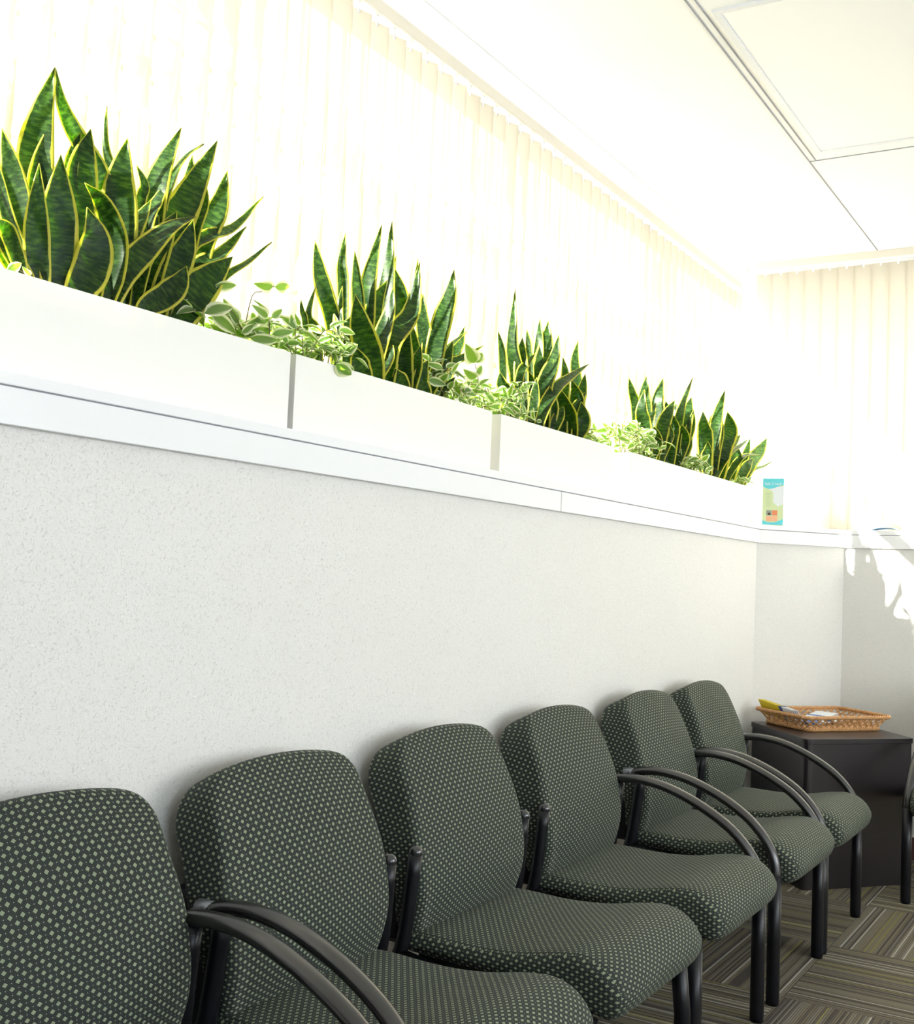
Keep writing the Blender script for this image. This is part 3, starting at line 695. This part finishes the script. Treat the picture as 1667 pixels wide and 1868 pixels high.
p2b=[(3.4,60,.2,[(1150,1200),(1120,800),(1085,620),(1095,405)]),(2.8,80,.1,[(1150,1220),(1140,950),(1125,800),(1130,640)]),
(1.8,105,.5,[(1175,1290),(1210,1020),(1260,800),(1305,650),(1335,480)]),(1.5,115,.1,[(1005,1255),(990,1090),(1000,980),(1035,840)]),
(1.0,86,.2,[(1045,1265),(1060,1170),(1085,1090),(1115,978)]),(.6,86,.2,[(1140,1290),(1110,1220),(1125,1150),(1162,1078)]),
(1.1,84,.4,[(1160,1300),(1225,1160),(1280,1080),(1327,948)]),(2.2,50,.7,[(1180,1250),(1240,1060),(1320,970),(1418,890)]),
(1.5,50,.8,[(1190,1300),(1280,1130),(1400,1055),(1528,982)]),(2.6,62,.2,[(1250,1280),(1320,1080),(1370,970),(1402,858)]),
(.7,48,.3,[(1235,1320),(1270,1270),(1300,1235),(1342,1188)]),(2.6,64,.2,[(1150,1270),(1155,1040),(1170,930),(1208,810)]),
(2.2,74,.1,[(1080,1280),(1078,1100),(1065,960),(1050,820)]),(2.0,80,.1,[(1190,1300),(1200,1180),(1215,1080),(1240,960)]),(1.0,60,.3,[(1200,1310),(1225,1240),(1250,1190),(1280,1140)])]
snake('snake plant at the right end of the second planter, one pale blade leaning right',p2b,*B,R1,2.55)
C3=(840,520,2.778)
p3=[(3.2,62,.2,[(310,700),(290,480),(262,300),(277,22)]),(3.0,30,.2,[(225,560),(212,400),(205,310),(190,232)]),
(3.4,34,.2,[(365,650),(352,430),(345,310),(336,222)]),(3.3,44,.1,[(395,680),(392,430),(398,280),(402,172)]),
(2.6,82,.1,[(410,700),(405,500),(430,330),(445,182)]),(1.9,64,.7,[(415,720),(425,520),(470,390),(500,250)]),
(2.6,58,.2,[(320,680),(308,480),(308,360),(314,268)]),(3.0,44,.1,[(595,730),(590,520),(578,390),(596,282)]),
(.9,54,.9,[(395,720),(430,610),(490,520),(570,455),(652,400)]),(2.1,34,.7,[(280,680),(300,460),(335,400),(378,348)]),
(1.8,44,.4,[(560,750),(600,600),(618,520),(632,450)]),(1.6,72,.2,[(560,755),(580,650),(588,570),(562,478)]),
(1.2,76,.2,[(560,750),(545,660),(525,600),(498,515)]),(.6,72,.1,[(590,765),(610,710),(618,660),(610,590)]),
(1.0,42,.3,[(355,695),(370,610),(378,540),(386,468)]),(1.4,62,.1,[(440,725),(455,650),(460,590),(450,510)]),
(.8,48,.3,[(470,735),(485,690),(505,650),(522,615)]),(2.8,40,.1,[(520,740),(525,560),(530,450),(518,366)]),(2.0,60,0,[(510,740),(500,640),(480,560),(490,480)]),(1.2,34,.8,[(560,750),(575,640),(610,580),(640,540)]),
(2.4,60,0,[(330,690),(340,560),(350,490),(340,430)]),(2.2,60,.2,[(250,640),(240,560),(210,500),(200,440)])]
snake('snake plant in the third planter, one blade arching to the right',p3,*C3,R1,3.35)
p4a=[(3.2,36,.3,[(900,790),(885,620),(868,540),(853,468)]),(3.0,58,.1,[(940,800),(932,640),(930,560),(942,462)]),
(2.8,62,.1,[(990,820),(998,680),(1000,570),(1027,472)]),(1.8,58,.2,[(945,845),(930,710),(918,630),(932,530)]),
(1.4,40,1.0,[(1085,870),(1105,700),(1130,590),(1178,468)]),(2.0,56,.2,[(1120,885),(1135,720),(1150,640),(1170,570)]),
(1.6,54,.2,[(1000,860),(1020,740),(1050,650),(1085,585)]),(2.8,60,0,[(1085,860),(1085,720),(1090,660),(1092,600)]),
(.9,38,.3,[(975,860),(1000,800),(990,750),(978,715)]),(.7,48,.2,[(1095,890),(1130,800),(1130,750),(1118,705)]),
(1.6,40,.2,[(1125,895),(1150,780),(1170,700),(1182,628)]),(2.0,44,.2,[(955,850),(955,720),(968,650),(990,598)]),
(.8,30,.6,[(1020,880),(1050,810),(1070,760),(1060,700)]),(1.2,52,0,[(1060,880),(1070,790),(1085,720),(1080,660)]),(2.4,50,0,[(1020,860),(1035,700),(1045,640),(1040,590)]),(.6,40,0,[(1110,900),(1135,850),(1155,800),(1160,750)])]
snake('dense snake plant in the left half of the last planter',p4a,*C3,R1,4.35)
p4b=[(2.4,48,.3,[(1275,910),(1288,760),(1305,650),(1340,532)]),(1.8,78,.3,[(1295,920),(1330,810),(1362,730),(1352,640)]),
(2.8,62,.1,[(1245,900),(1240,780),(1232,720),(1228,642)]),(.8,46,.2,[(1250,935),(1245,880),(1252,840),(1252,790)]),
(1.4,46,.4,[(1290,930),(1350,860),(1400,825),(1458,782)]),(1.8,42,.3,[(1285,930),(1330,850),(1380,800),(1420,758)]),
(1.6,54,.2,[(1415,1000),(1470,900),(1515,840),(1552,776)]),(1.2,14,.3,[(1425,985),(1480,940),(1530,920),(1587,890)]),
(.8,32,.9,[(1350,955),(1400,900),(1450,860),(1520,860)]),(1.8,32,.3,[(1400,1000),(1430,900),(1450,840),(1468,775)]),
(.7,44,.2,[(1405,1010),(1430,950),(1455,910),(1482,878)]),(3.2,26,.1,[(1265,900),(1265,760),(1268,700),(1270,658)]),(1.6,52,0,[(1355,970),(1385,900),(1400,860),(1405,820)]),(2.2,50,0,[(1275,920),(1290,830),(1310,760),(1330,690)])]
snake('snake plant at the far right end of the last planter, its blades fanning right',p4b,*C3,R1,4.95)
# ------------------------------------------------------------------ trailing variegated vines
def vleaf(mb,p,d,n,L,Wd):
    """heart/oval leaf from p along d with normal n"""
    sd=d.cross(n).normalized(); n=sd.cross(d).normalized(); N=7;K=4; vs=[];fs=[];uv=[]
    for i in range(N+1):
        t=i/N; w=math.sin(math.pi*min(1,t**.75))**.8*(1-.25*t) if 0<t<1 else .02
        for k in range(K+1):
            s=(k/K-.5)*2; vs.append(p+d*(L*t)+sd*(s*w*Wd/2)+n*(.16*abs(s)*w*Wd-.22*L*t*t))
    for i in range(N):
        for k in range(K): a=i*(K+1)+k; fs.append((a,a+1,a+K+2,a+K+1)); uv.append([(k/K,i/N*.05),((k+1)/K,i/N*.05),((k+1)/K,(i+1)/N*.05),(k/K,(i+1)/N*.05)])
    mb.add(vs,fs,uv)
def rv(rnd,zb=0): return Vector((rnd.uniform(-1,1),rnd.uniform(-1,1),rnd.uniform(-1,1)+zb)).normalized()
def vine(label,y0,y1,nst,hmax,seed,size=.038,extra=None,droop=.0):
    rnd=random.Random(seed); c=(y0+y1)/2; r=empty('trailing_vine',(-1.7,c,PZ1-.03)); O=r.location; lm=MB(); sm=MB()
    paths=[]
    for s in range(nst):
        y=rnd.uniform(y0+.03,y1-.03); x=rnd.uniform(PX0+.03,PX1-.025); b=Vector((x,y,PZ1-.035))
        hgt=rnd.uniform(.25,1)*hmax; out=rnd.uniform(-.08,.10); ln=rnd.uniform(-.09,.09)
        tip=b+Vector((out*.5,ln,hgt+.03)); mid=b.lerp(tip,.6)+Vector((0,0,hgt*.25))
        tip2=tip+Vector((out*.5,ln*.6,-hgt*.25-droop*rnd.random()))
        for q in(mid,tip,tip2): q.x=min(max(q.x,PX0+.0),PX1+.015); 
        if tip2.z<PZ1+.01: tip2.z=PZ1+.012
        paths.append((b,mid,tip,tip2))
    for P_ in paths:
        pts=spline(P_,12); sm.tube([p-O for p in pts],.0013,5)
        for k in range(3,12,2):
            for sgn in(-1,1):
                d=(Vector((rnd.uniform(-.6,.6),sgn*rnd.uniform(.3,1),rnd.uniform(-.25,.6)))).normalized(); n=(Vector((.6,-.4,.6))+rv(rnd)*.9).normalized()
                L=size*rnd.uniform(.7,1.25); q=pts[k]+d*.006
                e=q+d*L
                if e.z<PZ1+.004 and e.x<PX1+.01: d=Vector((d.x,d.y,abs(d.z)+.2)).normalized()
                vleaf(lm,q-O,d,n,L,L*rnd.uniform(.42,.62))
    if extra:
        for (ep,lv) in extra:
            pts=spline([at(*q) for q in ep],10); sm.tube([p-O for p in pts],.0012,5)
            for (px,py,xx,qx,qy,w) in lv:
                a=at(px,py,xx); b=at(qx,qy,xx+.006); d=b-a; L=d.length; vleaf(lm,a-O,d.normalized(),(CAM-a).normalized()+rv(rnd)*.25,L,L*w)
    o=lm.build('leaves',M_VINE,r); sm.build('stems',M_STEM,r)
    tagp(r,label,'plant','variegated vines in the planters'); return r
vine('vine at the right end of the nearest planter, one stem reaching out',1.74,1.94,9,.075,11,.048,
 extra=[([(445,605,-1.70),(460,540,-1.69),(478,532,-1.68),(500,522,-1.67)],[(497,524,-1.67,470,521,.55),(501,523,-1.67,536,524,.55)]),
        ([(440,600,-1.66),(425,570,-1.65),(400,560,-1.65),(380,560,-1.64)],[(385,572,-1.64,441,612,.36),(372,572,-1.635,435,551,.36),(392,520,-1.66,441,525,.36),(440,608,-1.63,470,590,.4)]),
        ([(455,612,-1.66),(462,590,-1.66),(475,580,-1.66)],[(463,600,-1.65,505,610,.5),(470,590,-1.66,480,565,.5),(455,615,-1.63,520,628,.3)])])
vine('small vine among tall blades at the far left of the nearest planter',1.08,1.22,3,.03,12,.035,
 extra=[([(50,515,-1.68),(45,500,-1.66),(35,492,-1.65)],[(12,494,-1.64,44,480,.6),(56,503,-1.64,42,488,.5)])])
vine('pale vine at the left end of the second planter, one leaf over the rim',1.985,2.2,20,.10,13,.042,
 extra=[([(640,690,-1.66),(635,672,-1.64),(620,665,-1.62)],[(613,663,-1.612,645,690,.62),(618,660,-1.62,650,682,.4),(622,650,-1.63,662,622,.28)])])
vine('round-leaved vine at the right end of the second planter',2.62,2.845,17,.12,14,.048,
 extra=[([(868,720,-1.66),(872,690,-1.66),(866,664,-1.65)],[(866,662,-1.65,852,632,.8),(868,662,-1.65,882,640,.75),(868,690,-1.645,850,680,.6),(868,684,-1.64,884,665,.55)])])
vine('pale sunlit vine at the left end of the third planter',2.93,3.15,20,.12,15,.046)
vine('low variegated vine at the right end of the third planter',3.55,3.73,12,.055,16,.046)
vine('pale sunlit vine at the left end of the last planter',3.915,4.2,20,.13,17,.048)
vine('variegated vine between the two snake plants of the last planter',4.55,4.78,14,.075,18,.048)
vine('small vine trailing at the far right tip of the last planter',5.2,5.39,6,.03,19,.04)
